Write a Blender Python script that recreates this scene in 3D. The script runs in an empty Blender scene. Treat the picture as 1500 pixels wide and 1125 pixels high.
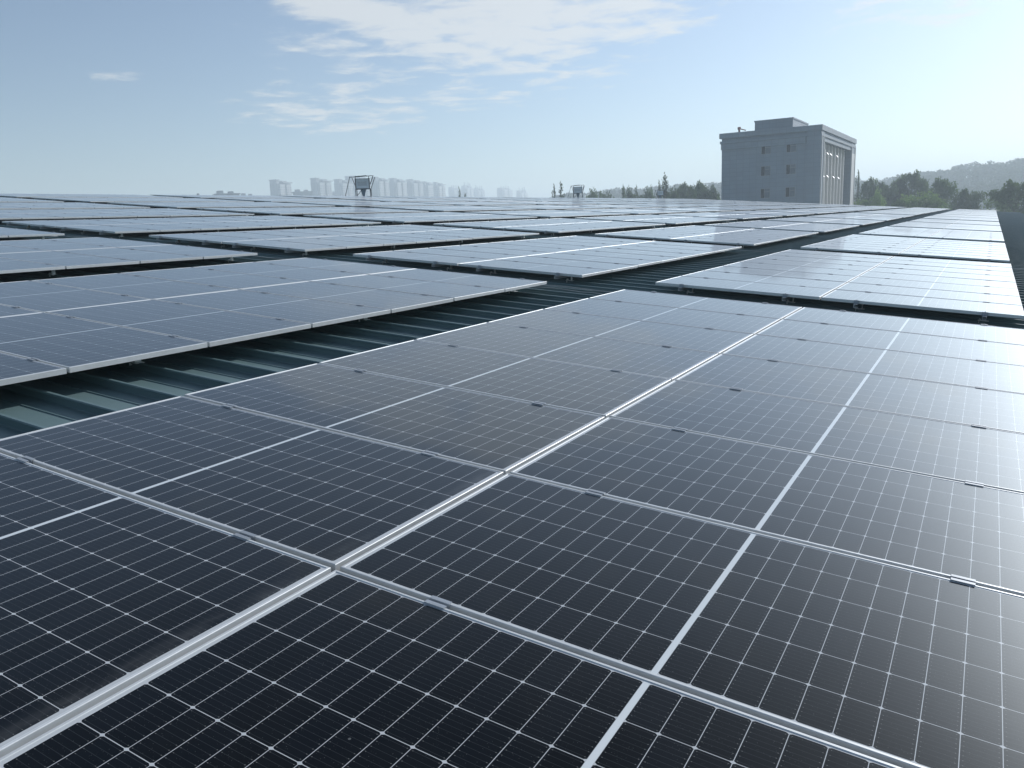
import bpy, bmesh, math, random
from mathutils import Vector, Matrix
R = math.radians
random.seed(11)
scene = bpy.context.scene
col = scene.collection

# ------------------------------------------------------------------ camera
SLOPE = R(5.0)                                   # the roof falls 5 degrees towards +X
ROOF = Matrix.Rotation(SLOPE, 4, 'Y')            # roof frame -> world
CAM = Vector((1.7203, -1.7272, 1.0493))
CR = Matrix(((0.86070718, -0.06529591, 0.50489563),
             (0.50731805, 0.19291803, -0.83988751),
             (-0.04256226, 0.97903998, 0.19917173)))
cd = bpy.data.cameras.new('camera')
cam = bpy.data.objects.new('camera', cd)
col.objects.link(cam)
cam.matrix_world = Matrix.Translation(CAM) @ CR.to_4x4()
FPX = 1167.37
cd.sensor_width = 36.0
cd.lens = FPX / 1500 * 36
cd.clip_start = 0.05
cd.clip_end = 12000
scene.camera = cam

# ------------------------------------------------------------------ sky, sun, exposure
SUN_AZ, SUN_EL = R(17.0), R(24.0)                # azimuth from +Y towards +X
scene.view_settings.view_transform = 'Standard'
scene.view_settings.look = 'None'
scene.view_settings.exposure = 0.16
scene.view_settings.gamma = 1.0
w = bpy.data.worlds.new('World')
scene.world = w
w.use_nodes = True
nt = w.node_tree
for n in list(nt.nodes):
    nt.nodes.remove(n)


def N(tree, t, **kw):
    n = tree.nodes.new(t)
    for k, v in kw.items():
        setattr(n, k, v)
    return n


def M(tree, op, a, b=None, c=None, clamp=False):
    n = tree.nodes.new('ShaderNodeMath')
    n.operation = op
    n.use_clamp = clamp
    for i, v in enumerate((a, b, c)):
        if v is None:
            continue
        if isinstance(v, (int, float)):
            n.inputs[i].default_value = v
        else:
            tree.links.new(v, n.inputs[i])
    return n.outputs[0]


def smooth(tree, x, lo, hi):
    n = tree.nodes.new('ShaderNodeMapRange')
    n.interpolation_type = 'SMOOTHSTEP'
    n.inputs[1].default_value = lo
    n.inputs[2].default_value = hi
    tree.links.new(x, n.inputs[0])
    return n.outputs[0]


def mixrgb(tree, fac, a, b):
    n = tree.nodes.new('ShaderNodeMix')
    n.data_type = 'RGBA'
    for s, v in ((n.inputs[0], fac), (n.inputs[6], a), (n.inputs[7], b)):
        if isinstance(v, (int, float)):
            s.default_value = v
        elif isinstance(v, tuple):
            s.default_value = v if len(v) == 4 else v + (1,)
        else:
            tree.links.new(v, s)
    return n.outputs[2]


sky = N(nt, 'ShaderNodeTexSky', sky_type='NISHITA', sun_disc=False)
sky.sun_elevation = SUN_EL
sky.sun_rotation = SUN_AZ
sky.altitude = 60
sky.air_density = 1.0
sky.dust_density = 0.4
sky.ozone_density = 1.6
tc = N(nt, 'ShaderNodeTexCoord')
sp = N(nt, 'ShaderNodeSeparateXYZ')
nt.links.new(tc.outputs['Generated'], sp.inputs[0])
sx, sy, sz = sp.outputs
az = M(nt, 'ARCTAN2', sx, sy)
el = M(nt, 'ARCSINE', sz)
zz = M(nt, 'ADD', M(nt, 'MAXIMUM', sz, 0.0), 0.03)
cx = N(nt, 'ShaderNodeCombineXYZ')
nt.links.new(M(nt, 'DIVIDE', sx, zz), cx.inputs[0])
nt.links.new(M(nt, 'DIVIDE', sy, zz), cx.inputs[1])


def cloud_noise(scale, detail, rough, off, dist=0.0):
    mp = N(nt, 'ShaderNodeMapping')
    mp.inputs['Location'].default_value = off
    nt.links.new(cx.outputs[0], mp.inputs[0])
    n = N(nt, 'ShaderNodeTexNoise')
    n.inputs['Scale'].default_value = scale
    n.inputs['Detail'].default_value = detail
    n.inputs['Roughness'].default_value = rough
    n.inputs['Distortion'].default_value = dist
    nt.links.new(mp.outputs[0], n.inputs['Vector'])
    return n.outputs['Fac']


def ellipse(a0, e0, ra, re):
    da = M(nt, 'DIVIDE', M(nt, 'SUBTRACT', az, R(a0)), R(ra))
    de = M(nt, 'DIVIDE', M(nt, 'SUBTRACT', el, R(e0)), R(re))
    q = M(nt, 'ADD', M(nt, 'MULTIPLY', da, da), M(nt, 'MULTIPLY', de, de))
    return smooth(nt, M(nt, 'SUBTRACT', 1.0, q), 0.0, 0.9)


fine = cloud_noise(3.3, 7, 0.60, (3.1, 1.7, 0), 0.3)
big = cloud_noise(0.55, 4, 0.5, (7.3, 2.2, 0))
bank = M(nt, 'MAXIMUM', ellipse(-31.5, 15.5, 20, 8.2), M(nt, 'MULTIPLY', ellipse(-42, 8.0, 9, 2.4), 0.54))
bank = M(nt, 'MAXIMUM', bank, M(nt, 'MULTIPLY', ellipse(-34, 9.6, 16, 2.8), 0.55))
bank = M(nt, 'MAXIMUM', bank, M(nt, 'MULTIPLY', ellipse(-55.5, 10.0, 2.4, 0.8), 0.5))
bank = M(nt, 'MAXIMUM', bank, M(nt, 'MULTIPLY', ellipse(-3, 13.0, 12, 4), 0.45))
high = M(nt, 'MULTIPLY', smooth(nt, el, R(15), R(24)), 0.24)
bank = M(nt, 'MAXIMUM', bank, high)
dens = M(nt, 'ADD', M(nt, 'ADD', M(nt, 'MULTIPLY', fine, 1.15), M(nt, 'MULTIPLY', big, 0.3)),
         M(nt, 'MULTIPLY', bank, 0.41))
cfac = M(nt, 'MULTIPLY', smooth(nt, dens, 0.84, 1.14), 0.80)
cfac = M(nt, 'MULTIPLY', cfac, smooth(nt, bank, 0.02, 0.3))
cfac = M(nt, 'MULTIPLY', cfac, smooth(nt, el, R(2.0), R(6.0)))
sdir = (math.sin(SUN_AZ) * math.cos(SUN_EL), math.cos(SUN_AZ) * math.cos(SUN_EL), math.sin(SUN_EL))
dt = N(nt, 'ShaderNodeVectorMath', operation='DOT_PRODUCT')
nt.links.new(tc.outputs['Generated'], dt.inputs[0])
dt.inputs[1].default_value = sdir
sang = M(nt, 'ARCCOSINE', M(nt, 'MINIMUM', dt.outputs['Value'], 0.99999))
# thin high veil scattering forward round the sun
veil = M(nt, 'ADD', M(nt, 'MULTIPLY', M(nt, 'EXPONENT', M(nt, 'MULTIPLY', sang, -1 / R(12))), 0.7),
         M(nt, 'MULTIPLY', M(nt, 'EXPONENT', M(nt, 'MULTIPLY', sang, -1 / R(31))), 6.0))
# milky air low over the horizon, brighter towards the sun
low = M(nt, 'MULTIPLY', M(nt, 'EXPONENT', M(nt, 'MULTIPLY', M(nt, 'MAXIMUM', el, 0.0), -1 / R(8))),
        M(nt, 'ADD', 0.5, M(nt, 'MULTIPLY', M(nt, 'EXPONENT', M(nt, 'MULTIPLY', sang, -1 / R(50))), 3.2)))
veil = M(nt, 'ADD', veil, low)
vc = N(nt, 'ShaderNodeVectorMath', operation='SCALE')
vc.inputs[0].default_value = (0.955, 0.99, 1.0)
nt.links.new(veil, vc.inputs['Scale'])
vs = N(nt, 'ShaderNodeVectorMath', operation='ADD')
sc_ = N(nt, 'ShaderNodeVectorMath', operation='MULTIPLY')
nt.links.new(sky.outputs[0], sc_.inputs[0])
sc_.inputs[1].default_value = (0.83, 0.95, 1.09)
nt.links.new(sc_.outputs[0], vs.inputs[0])
nt.links.new(vc.outputs[0], vs.inputs[1])
cl = N(nt, 'ShaderNodeVectorMath', operation='SCALE')
cl.inputs[0].default_value = (0.99, 1.01, 1.01)
nt.links.new(M(nt, 'ADD', 8.6, M(nt, 'MULTIPLY', veil, 0.6)), cl.inputs['Scale'])
skyc = mixrgb(nt, cfac, vs.outputs[0], cl.outputs[0])
bg = N(nt, 'ShaderNodeBackground')
bg.inputs[1].default_value = 0.075
nt.links.new(skyc, bg.inputs[0])
wo = N(nt, 'ShaderNodeOutputWorld')
nt.links.new(bg.outputs[0], wo.inputs[0])

ld = bpy.data.lights.new('sun', 'SUN')
ld.energy = 4.6
ld.angle = R(0.6)
ld.color = (1.0, 0.99, 0.985)
sun = bpy.data.objects.new('sun', ld)
col.objects.link(sun)
sd = Vector((math.sin(SUN_AZ) * math.cos(SUN_EL), math.cos(SUN_AZ) * math.cos(SUN_EL), math.sin(SUN_EL)))
sun.rotation_euler = sd.to_track_quat('Z', 'Y').to_euler()
sun.location = (60, 60, 60)

# ------------------------------------------------------------------ helpers


def tag(o, label=None, cat=None, group=None, kind=None):
    for k, v in (('label', label), ('category', cat), ('group', group), ('kind', kind)):
        if v:
            o[k] = v
    return o


def new_mat(name, base=(0.5, 0.5, 0.5), rough=0.6, metal=0.0, spec=0.5, vary=0.0, vscale=3.0, vcol=None, bump=0.0):
    m = bpy.data.materials.new(name)
    m.use_nodes = True
    t = m.node_tree
    b = t.nodes['Principled BSDF']
    b.inputs['Base Color'].default_value = (*base, 1)
    b.inputs['Roughness'].default_value = rough
    b.inputs['Metallic'].default_value = metal
    b.inputs['Specular IOR Level'].default_value = spec
    if vary > 0:
        c = N(t, 'ShaderNodeTexCoord')
        n = N(t, 'ShaderNodeTexNoise')
        n.inputs['Scale'].default_value = vscale
        n.inputs['Detail'].default_value = 6
        n.inputs['Roughness'].default_value = 0.65
        t.links.new(c.outputs['Object'], n.inputs['Vector'])
        oi = N(t, 'ShaderNodeObjectInfo')
        f = M(t, 'MULTIPLY', smooth(t, n.outputs['Fac'], 0.3, 0.75), vary)
        alt = vcol if vcol else tuple(x * 0.55 for x in base)
        cc = mixrgb(t, f, base, alt)
        hs = N(t, 'ShaderNodeHueSaturation')
        t.links.new(cc, hs.inputs['Color'])
        t.links.new(M(t, 'ADD', M(t, 'MULTIPLY', oi.outputs['Random'], 0.16), 0.92), hs.inputs['Value'])
        t.links.new(hs.outputs[0], b.inputs['Base Color'])
        if bump > 0:
            bp = N(t, 'ShaderNodeBump')
            bp.inputs['Strength'].default_value = bump
            bp.inputs['Distance'].default_value = 0.02
            t.links.new(n.outputs['Fac'], bp.inputs['Height'])
            t.links.new(bp.outputs[0], b.inputs['Normal'])
    return m


class MB:
    """collects faces and links them as ONE mesh object"""

    def __init__(s):
        s.v, s.f, s.m, s.uv, s.sm = [], [], [], [], []

    def face(s, pts, mat=0, uv=None):
        i = len(s.v)
        s.v += [tuple(p) for p in pts]
        s.f.append(tuple(range(i, i + len(pts))))
        s.m.append(mat)
        s.uv.append(uv)

    def box(s, x0, x1, y0, y1, z0, z1, mat=0, mtx=None):
        p = [Vector((x, y, z)) for z in (z0, z1) for y in (y0, y1) for x in (x0, x1)]
        if mtx:
            p = [mtx @ q for q in p]
        i = len(s.v)
        s.v += [tuple(q) for q in p]
        for f in ((0, 2, 3, 1), (4, 5, 7, 6), (0, 1, 5, 4), (2, 6, 7, 3), (0, 4, 6, 2), (1, 3, 7, 5)):
            s.f.append(tuple(i + k for k in f))
            s.m.append(mat)
            s.uv.append(None)

    def bar(s, a, b, wd, ht=None, mat=0, n=4):
        a, b = Vector(a), Vector(b)
        ht = ht or wd
        q = (b - a).to_track_quat('Z', 'Y').to_matrix()
        i = len(s.v)
        for p in (a, b):
            for k in range(n):
                t = 2 * math.pi * (k + 0.5) / n
                rr = 0.7071 if n == 4 else 0.5
                s.v.append(tuple(p + q @ Vector((math.cos(t) * wd * rr, math.sin(t) * ht * rr, 0))))
        for k in range(n):
            s.f.append((i + k, i + (k + 1) % n, i + n + (k + 1) % n, i + n + k))
            s.m.append(mat)
            s.uv.append(None)
        s.f.append(tuple(i + k for k in reversed(range(n))))
        s.f.append(tuple(i + n + k for k in range(n)))
        s.m += [mat, mat]
        s.uv += [None, None]

    def cyl(s, a, b, d, mat=0, n=10):
        s.bar(a, b, d, d, mat, n)

    def tube(s, pts, r, n=6, mat=0, r1=None):
        pts = [Vector(p) for p in pts]
        r1 = r if r1 is None else r1
        i0 = len(s.v)
        L = len(pts)
        for j, p in enumerate(pts):
            d = (pts[min(j + 1, L - 1)] - pts[max(j - 1, 0)]).normalized()
            q = d.to_track_quat('Z', 'Y').to_matrix()
            rr = r + (r1 - r) * j / max(1, L - 1)
            for k in range(n):
                t = 2 * math.pi * k / n
                s.v.append(tuple(p + q @ Vector((math.cos(t) * rr, math.sin(t) * rr, 0))))
        for j in range(L - 1):
            for k in range(n):
                a, b = i0 + j * n + k, i0 + j * n + (k + 1) % n
                s.f.append((a, b, b + n, a + n))
                s.m.append(mat)
                s.uv.append(None)

    def mesh(s, name, mats):
        me = bpy.data.meshes.new(name)
        me.from_pydata(s.v, [], s.f)
        for m in mats:
            me.materials.append(m)
        me.polygons.foreach_set('material_index', s.m)
        if any(u for u in s.uv):
            ul = me.uv_layers.new(name='UVMap')
            for poly, u in zip(me.polygons, s.uv):
                if u:
                    for li, c in zip(poly.loop_indices, u):
                        ul.data[li].uv = c
        me.update()
        return me

    def build(s, name, mats, parent=None):
        if not isinstance(mats, (list, tuple)):
            mats = [mats]
        o = bpy.data.objects.new(name, s.mesh(name, mats))
        col.objects.link(o)
        if parent:
            o.parent = parent
        return o


def obj(name, me, parent=None, loc=None, rot=None):
    o = bpy.data.objects.new(name, me)
    col.objects.link(o)
    if parent:
        o.parent = parent
    if loc:
        o.location = loc
    if rot:
        o.rotation_euler = rot
    return o


def empty(name, loc=(0, 0, 0), rot=(0, 0, 0)):
    o = bpy.data.objects.new(name, None)
    col.objects.link(o)
    o.location = loc
    o.rotation_euler = rot
    o.empty_display_size = 0.3
    return o


def rp(x, y, z=0.0):
    """roof coordinates -> world"""
    return ROOF @ Vector((x, y, z))


def bearing(px, py, dist):
    """world point on the sight line through a photo pixel, dist metres away horizontally"""
    d = CR @ Vector(((px - 750) / FPX, (562.5 - py) / FPX, -1))
    return CAM + d * (dist / math.hypot(d.x, d.y))


def project(p):
    d = CR.transposed() @ (Vector(p) - CAM)
    if d.z > -0.05:
        return None
    return 750 + FPX * d.x / -d.z, 562.5 - FPX * d.y / -d.z


# ------------------------------------------------------------------ materials
def aluminium(name, base=(0.62, 0.64, 0.65), rough=0.42):
    m = new_mat(name, base, rough, 0.25, 0.4, vary=0.35, vscale=14, vcol=tuple(x * 0.72 for x in base))
    return m


M_FRAME = aluminium('anodised_frame', (0.60, 0.62, 0.62), 0.5)
M_RAIL = aluminium('mill_aluminium', (0.50, 0.52, 0.53), 0.45)
M_CLAMP = aluminium('shaded_clamp_aluminium', (0.34, 0.37, 0.40), 0.45)  # darker than the other aluminium: shade on near faces put into the colour
M_BACK = new_mat('white_backsheet', (0.62, 0.64, 0.65), 0.7)
M_BOLT = new_mat('bright_galvanised', (0.80, 0.81, 0.80), 0.4, 0.2)
M_CABLE = new_mat('cable_sheath', (0.30, 0.31, 0.31), 0.6)


def make_cell_material():
    m = bpy.data.materials.new('solar_glass')
    m.use_nodes = True
    t = m.node_tree
    b = t.nodes['Principled BSDF']
    uv = N(t, 'ShaderNodeUVMap', uv_map='UVMap')
    s = N(t, 'ShaderNodeSeparateXYZ')
    t.links.new(uv.outputs[0], s.inputs[0])
    u, v = s.outputs[0], s.outputs[1]
    au = M(t, 'ABSOLUTE', u)
    PU, PV = 0.0846, 0.168
    tu = M(t, 'DIVIDE', M(t, 'SUBTRACT', au, 0.0085), PU)
    fu = M(t, 'MULTIPLY', M(t, 'FRACT', tu), PU)             # 0..PU
    tv = M(t, 'DIVIDE', M(t, 'ADD', v, 3 * PV), PV)
    fv = M(t, 'MULTIPLY', M(t, 'FRACT', tv), PV)
    # distance to the nearest cell pitch line
    du = M(t, 'MINIMUM', fu, M(t, 'SUBTRACT', PU, fu))
    dv = M(t, 'MINIMUM', fv, M(t, 'SUBTRACT', PV, fv))
    g1 = M(t, 'LESS_THAN', du, 0.0009)
    g2 = M(t, 'LESS_THAN', dv, 0.0010)
    ch = M(t, 'LESS_THAN', M(t, 'ADD', du, M(t, 'MULTIPLY', dv, 1.5)), 0.0088)
    mid = M(t, 'LESS_THAN', au, 0.0082)
    end = M(t, 'GREATER_THAN', au, 0.0085 + 12 * PU)
    side = M(t, 'GREATER_THAN', M(t, 'ABSOLUTE', v), 3 * PV)
    white = M(t, 'MAXIMUM', M(t, 'MAXIMUM', g1, g2), M(t, 'MAXIMUM', ch, M(t, 'MAXIMUM', mid, M(t, 'MAXIMUM', end, side))))
    # busbars along u, nine per cell, each ending in a bright solder point
    pb = PV / 9
    fb = M(t, 'MULTIPLY', M(t, 'FRACT', M(t, 'DIVIDE', fv, pb)), pb)
    db = M(t, 'ABSOLUTE', M(t, 'SUBTRACT', fb, pb / 2))
    bus = M(t, 'LESS_THAN', db, 0.0006)
    dot = M(t, 'MULTIPLY', M(t, 'LESS_THAN', db, 0.0011),
            M(t, 'LESS_THAN', M(t, 'ABSOLUTE', M(t, 'SUBTRACT', du, 0.0075)), 0.0013))
    # each cell a slightly different blue-black
    ci = N(t, 'ShaderNodeCombineXYZ')
    t.links.new(M(t, 'FLOOR', M(t, 'MULTIPLY', u, 1 / PU)), ci.inputs[0])
    t.links.new(M(t, 'FLOOR', tv), ci.inputs[1])
    oi = N(t, 'ShaderNodeObjectInfo')
    t.links.new(M(t, 'MULTIPLY', oi.outputs['Random'], 91.0), ci.inputs[2])
    wn = N(t, 'ShaderNodeTexWhiteNoise', noise_dimensions='3D')
    t.links.new(ci.outputs[0], wn.inputs['Vector'])
    cell = mixrgb(t, wn.outputs['Value'], (0.0010, 0.0018, 0.0027), (0.0024, 0.0040, 0.0062))
    cell = mixrgb(t, M(t, 'MULTIPLY', bus, 0.16), cell, (0.16, 0.17, 0.18))
    cell = mixrgb(t, M(t, 'MULTIPLY', dot, 0.28), cell, (0.42, 0.42, 0.40))
    colr = mixrgb(t, white, cell, mixrgb(t, mid, (0.47, 0.49, 0.50), (0.60, 0.64, 0.65)))
    # dust: a thin film, a band along the low end, a few droppings
    oc = N(t, 'ShaderNodeTexCoord')
    off = N(t, 'ShaderNodeVectorMath', operation='ADD')
    t.links.new(uv.outputs[0], off.inputs[0])
    co = N(t, 'ShaderNodeCombineXYZ')
    t.links.new(M(t, 'MULTIPLY', oi.outputs['Random'], 37.0), co.inputs[0])
    t.links.new(M(t, 'MULTIPLY', oi.outputs['Random'], 13.0), co.inputs[1])
    t.links.new(co.outputs[0], off.inputs[1])

    def noise(scale, det, stretch=None):
        n = N(t, 'ShaderNodeTexNoise')
        n.inputs['Scale'].default_value = scale
        n.inputs['Detail'].default_value = det
        n.inputs['Roughness'].default_value = 0.62
        if stretch:
            mp = N(t, 'ShaderNodeMapping')
            mp.inputs['Scale'].default_value = stretch
            t.links.new(off.outputs[0], mp.inputs[0])
            t.links.new(mp.outputs[0], n.inputs['Vector'])
        else:
            t.links.new(off.outputs[0], n.inputs['Vector'])
        return n.outputs['Fac']
    film = M(t, 'MULTIPLY', smooth(t, noise(3.0, 6), 0.35, 0.8), M(t, 'ADD', 0.002, M(t, 'MULTIPLY', oi.outputs['Random'], 0.008)))
    edge = M(t, 'MULTIPLY', smooth(t, u, 0.955, 1.03), M(t, 'MULTIPLY', smooth(t, noise(9.0, 8, (1, 0.35, 1)), 0.42, 0.66), 0.15))
    vor = N(t, 'ShaderNodeTexVoronoi')
    vor.inputs['Scale'].default_value = 5.5
    vor.inputs['Randomness'].default_value = 1.0
    t.links.new(off.outputs[0], vor.inputs['Vector'])
    sepc = N(t, 'ShaderNodeSeparateColor')
    t.links.new(vor.outputs['Color'], sepc.inputs[0])
    drop = M(t, 'MULTIPLY', M(t, 'LESS_THAN', vor.outputs['Distance'], M(t, 'MULTIPLY', sepc.outputs[1], 0.034)),
             M(t, 'GREATER_THAN', sepc.outputs[0], 0.62))
    specks = M(t, 'MULTIPLY', M(t, 'GREATER_THAN', noise(260.0, 1), 0.735), 0.25)
    dust = M(t, 'ADD', M(t, 'ADD', film, edge), M(t, 'MAXIMUM', M(t, 'MULTIPLY', drop, 0.30), specks), clamp=True)
    colr = mixrgb(t, dust, colr, (0.35, 0.355, 0.35))
    t.links.new(colr, b.inputs['Base Color'])
    # anti-reflective solar glass: very low reflection face on, rising steeply at a glance
    b.inputs['Specular IOR Level'].default_value = 0.0
    b.inputs['Roughness'].default_value = 0.9
    g1_ = N(t, 'ShaderNodeBsdfGlossy')
    g1_.inputs['Roughness'].default_value = 0.05
    g2_ = N(t, 'ShaderNodeBsdfGlossy')
    t.links.new(M(t, 'ADD', M(t, 'MULTIPLY', noise(2.2, 4), 0.06), 0.44), g2_.inputs['Roughness'])
    for g_ in (g1_, g2_):
        g_.inputs['Color'].default_value = (0.89, 0.955, 1.0, 1)
    gm = N(t, 'ShaderNodeMixShader')
    gm.inputs[0].default_value = 0.55
    t.links.new(g1_.outputs[0], gm.inputs[1])
    t.links.new(g2_.outputs[0], gm.inputs[2])
    lw = N(t, 'ShaderNodeLayerWeight')
    lw.inputs['Blend'].default_value = 0.5
    fr = M(t, 'ADD', M(t, 'MULTIPLY', M(t, 'POWER', lw.outputs['Facing'], 4.2), 0.90), 0.003, clamp=True)
    mxs = N(t, 'ShaderNodeMixShader')
    t.links.new(fr, mxs.inputs[0])
    t.links.new(b.outputs[0], mxs.inputs[1])
    t.links.new(gm.outputs[0], mxs.inputs[2])
    t.links.new(mxs.outputs[0], t.nodes['Material Output'].inputs[0])
    # very slight waviness of rolled glass
    bp = N(t, 'ShaderNodeBump')
    bp.inputs['Strength'].default_value = 0.25
    bp.inputs['Distance'].default_value = 0.0012
    t.links.new(noise(2.6, 2), bp.inputs['Height'])
    t.links.new(bp.outputs[0], g1_.inputs['Normal'])
    return m


M_GLASS = make_cell_material()

# ------------------------------------------------------------------ ground and hill (setting)
GZ = -9.0
M_GROUND = new_mat('field', (0.10, 0.12, 0.06), 0.95, vary=0.8, vscale=0.02, vcol=(0.20, 0.18, 0.12))
g = MB()
g.face([(-6000, -3000, GZ), (6000, -3000, GZ), (6000, 6000, GZ), (-6000, 6000, GZ)])
tag(g.build('ground', M_GROUND), kind='structure')


def interp(tab, x):
    if x <= tab[0][0]:
        return tab[0][1]
    for (a, b), (c, d) in zip(tab, tab[1:]):
        if x <= c:
            t = (x - a) / (c - a)
            t = t * t * (3 - 2 * t)
            return b + (d - b) * t
    return tab[-1][1]


# crest height of the wooded hill by bearing (degrees from +Y towards +X)
CREST = [(-60, -4), (-33, -2), (-29, 8), (-26, 15), (-21, 18), (-16, 18), (-12, 19), (-8, 15), (-6.3, 13), (-4.6, 16), (-3.0, 19),
         (-1.5, 21), (0, 22), (1.5, 24), (6, 32), (12, 42), (20, 40), (32, 25), (45, 0)]
HD = 800.0


def hill_h(a, d):
    top = interp(CREST, a) - GZ
    if d < HD:
        t = max(0.0, (d - 430) / (HD - 430))
        k = t * t * (3 - 2 * t)
    else:
        k = max(0.0, 1 - (d - HD) / 500) ** 0.7
    return GZ + top * k + 1.2 * math.sin(a * 1.7 + d * 0.013) * k - 0.4


hm = MB()
angs = [-62 + i * 0.9 for i in range(121)]
dists = [420, 480, 540, 600, 650, 700, 740, 770, 800, 830, 880, 950, 1050, 1200, 1310]
idx = {}
for i, a in enumerate(angs):
    for j, d in enumerate(dists):
        idx[i, j] = len(hm.v)
        hm.v.append((CAM.x + d * math.sin(R(a)), CAM.y + d * math.cos(R(a)), hill_h(a, d)))
for i in range(len(angs) - 1):
    for j in range(len(dists) - 1):
        hm.f.append((idx[i, j], idx[i + 1, j], idx[i + 1, j + 1], idx[i, j + 1]))
        hm.m.append(0)
        hm.uv.append(None)
tag(hm.build('hill', new_mat('hill_soil', (0.06, 0.08, 0.035), 0.95, vary=0.6, vscale=0.05)), kind='structure')

# ------------------------------------------------------------------ foliage


def leaf_mat(name, c1, c2):
    m = bpy.data.materials.new(name)
    m.use_nodes = True
    t = m.node_tree
    b = t.nodes['Principled BSDF']
    c = N(t, 'ShaderNodeTexCoord')
    n = N(t, 'ShaderNodeTexNoise')
    n.inputs['Scale'].default_value = 0.45
    n.inputs['Detail'].default_value = 5
    t.links.new(c.outputs['Object'], n.inputs['Vector'])
    oi = N(t, 'ShaderNodeObjectInfo')
    cc = mixrgb(t, smooth(t, n.outputs['Fac'], 0.32, 0.68), c1, c2)
    hs = N(t, 'ShaderNodeHueSaturation')
    t.links.new(cc, hs.inputs['Color'])
    t.links.new(M(t, 'ADD', M(t, 'MULTIPLY', oi.outputs['Random'], 0.4), 0.8), hs.inputs['Value'])
    t.links.new(hs.outputs[0], b.inputs['Base Color'])
    b.inputs['Roughness'].default_value = 0.7
    b.inputs['Specular IOR Level'].default_value = 0.2
    tr = N(t, 'ShaderNodeBsdfTranslucent')
    t.links.new(hs.outputs[0], tr.inputs[0])
    mx = N(t, 'ShaderNodeMixShader')
    mx.inputs[0].default_value = 0.35
    t.links.new(b.outputs[0], mx.inputs[1])
    t.links.new(tr.outputs[0], mx.inputs[2])
    t.links.new(mx.outputs[0], t.nodes['Material Output'].inputs[0])
    return m


L_DARK = leaf_mat('dark_leaves', (0.04, 0.065, 0.025), (0.08, 0.12, 0.045))
L_MID = leaf_mat('mid_leaves', (0.06, 0.10, 0.032), (0.11, 0.17, 0.055))
L_LIGHT = leaf_mat('light_leaves', (0.13, 0.21, 0.06), (0.20, 0.30, 0.09))
M_BARK = new_mat('bark', (0.13, 0.10, 0.075), 0.9, vary=0.6, vscale=4)


def leaf(mb, p, s, rnd, up=0.0):
    """one bent leaf clump: two triangles"""
    a = Vector((rnd.gauss(0, 1), rnd.gauss(0, 1), rnd.gauss(0, 1) + up)).normalized()
    b = a.orthogonal().normalized()
    b.rotate(Matrix.Rotation(rnd.uniform(0, 6.28), 3, a))
    cdir = a.cross(b)
    mb.face([p - b * s, p + cdir * s * 0.55, p + b * s, p - cdir * s * 0.55 + a * s * 0.25])


def crown_mesh(kind, seed):
    """crown of a unit tree: height 1, radius given by the kind"""
    rnd = random.Random(seed)
    mb = MB()
    lobes = []
    if kind == 'broad':
        lobes.append((Vector((0, 0, 0.56)), 0.26, 0.30))
        for i in range(13):
            t = rnd.uniform(0, 6.28)
            r = rnd.uniform(0.14, 0.33)
            lobes.append((Vector((math.cos(t) * r, math.sin(t) * r, rnd.uniform(0.45, 0.90) - r * 0.25)),
                          rnd.uniform(0.09, 0.17), rnd.uniform(0.08, 0.15)))
        for i in range(5):
            t = rnd.uniform(0, 6.28)
            lobes.append((Vector((math.cos(t) * 0.12, math.sin(t) * 0.12, rnd.uniform(0.84, 0.94))), 0.09, 0.07))
        n, s = 3600, 0.023
    elif kind == 'poplar':
        for i in range(15):
            z = 0.16 + 0.80 * i / 14
            r = 0.085 * math.sin(min(1, (1.02 - z) * 1.6) * 1.57) + 0.012
            t = rnd.uniform(0, 6.28)
            lobes.append((Vector((math.cos(t) * r * 0.6, math.sin(t) * r * 0.6, z)), r * rnd.uniform(0.7, 1.1), rnd.uniform(0.05, 0.09)))
        for i in range(9):
            t = rnd.uniform(0, 6.28)
            r = rnd.uniform(0.05, 0.10)
            lobes.append((Vector((math.cos(t) * r, math.sin(t) * r, rnd.uniform(0.35, 0.9))), 0.022, 0.10))
        n, s = 2400, 0.014
    else:  # shrubby
        for i in range(16):
            t = rnd.uniform(0, 6.28)
            r = rnd.uniform(0.0, 0.42)
            lobes.append((Vector((math.cos(t) * r, math.sin(t) * r, rnd.uniform(0.45, 0.92) - r * 0.28)),
                          rnd.uniform(0.1, 0.18), rnd.uniform(0.09, 0.16)))
        n, s = 2800, 0.024
    wsum = sum(l[1] ** 1.6 for l in lobes)
    for c, r, rz in lobes:
        k = int(n * r ** 1.6 / wsum)
        for _ in range(k):
            d = Vector((rnd.gauss(0, 1), rnd.gauss(0, 1), rnd.gauss(0, 1))).normalized()
            q = rnd.random() ** 0.45 * rnd.uniform(0.85, 1.18)
            leaf(mb, c + Vector((d.x * r * q, d.y * r * q, d.z * rz * q)), s * rnd.uniform(0.6, 1.4), rnd, 0.4)
    return mb


def trunk_mesh(kind, seed):
    rnd = random.Random(seed)
    mb = MB()
    top = 0.9 if kind == 'poplar' else 0.7
    pts = [(0, 0, 0)]
    for i in range(1, 6):
        pts.append((rnd.uniform(-.01, .01) * i, rnd.uniform(-.01, .01) * i, top * i / 5))
    mb.tube(pts, 0.022, 7, 0, 0.005)
    for i in range(9):
        z = rnd.uniform(0.18, 0.62)
        t = rnd.uniform(0, 6.28)
        L = rnd.uniform(0.14, 0.26) * (0.35 if kind == 'poplar' else 1)
        up = 0.16 if kind != 'poplar' else 0.2
        mb.tube([(0, 0, z), (math.cos(t) * L * .5, math.sin(t) * L * .5, z + up * .45),
                 (math.cos(t) * L, math.sin(t) * L, z + up)], 0.009, 5, 0, 0.003)
    return mb


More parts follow.
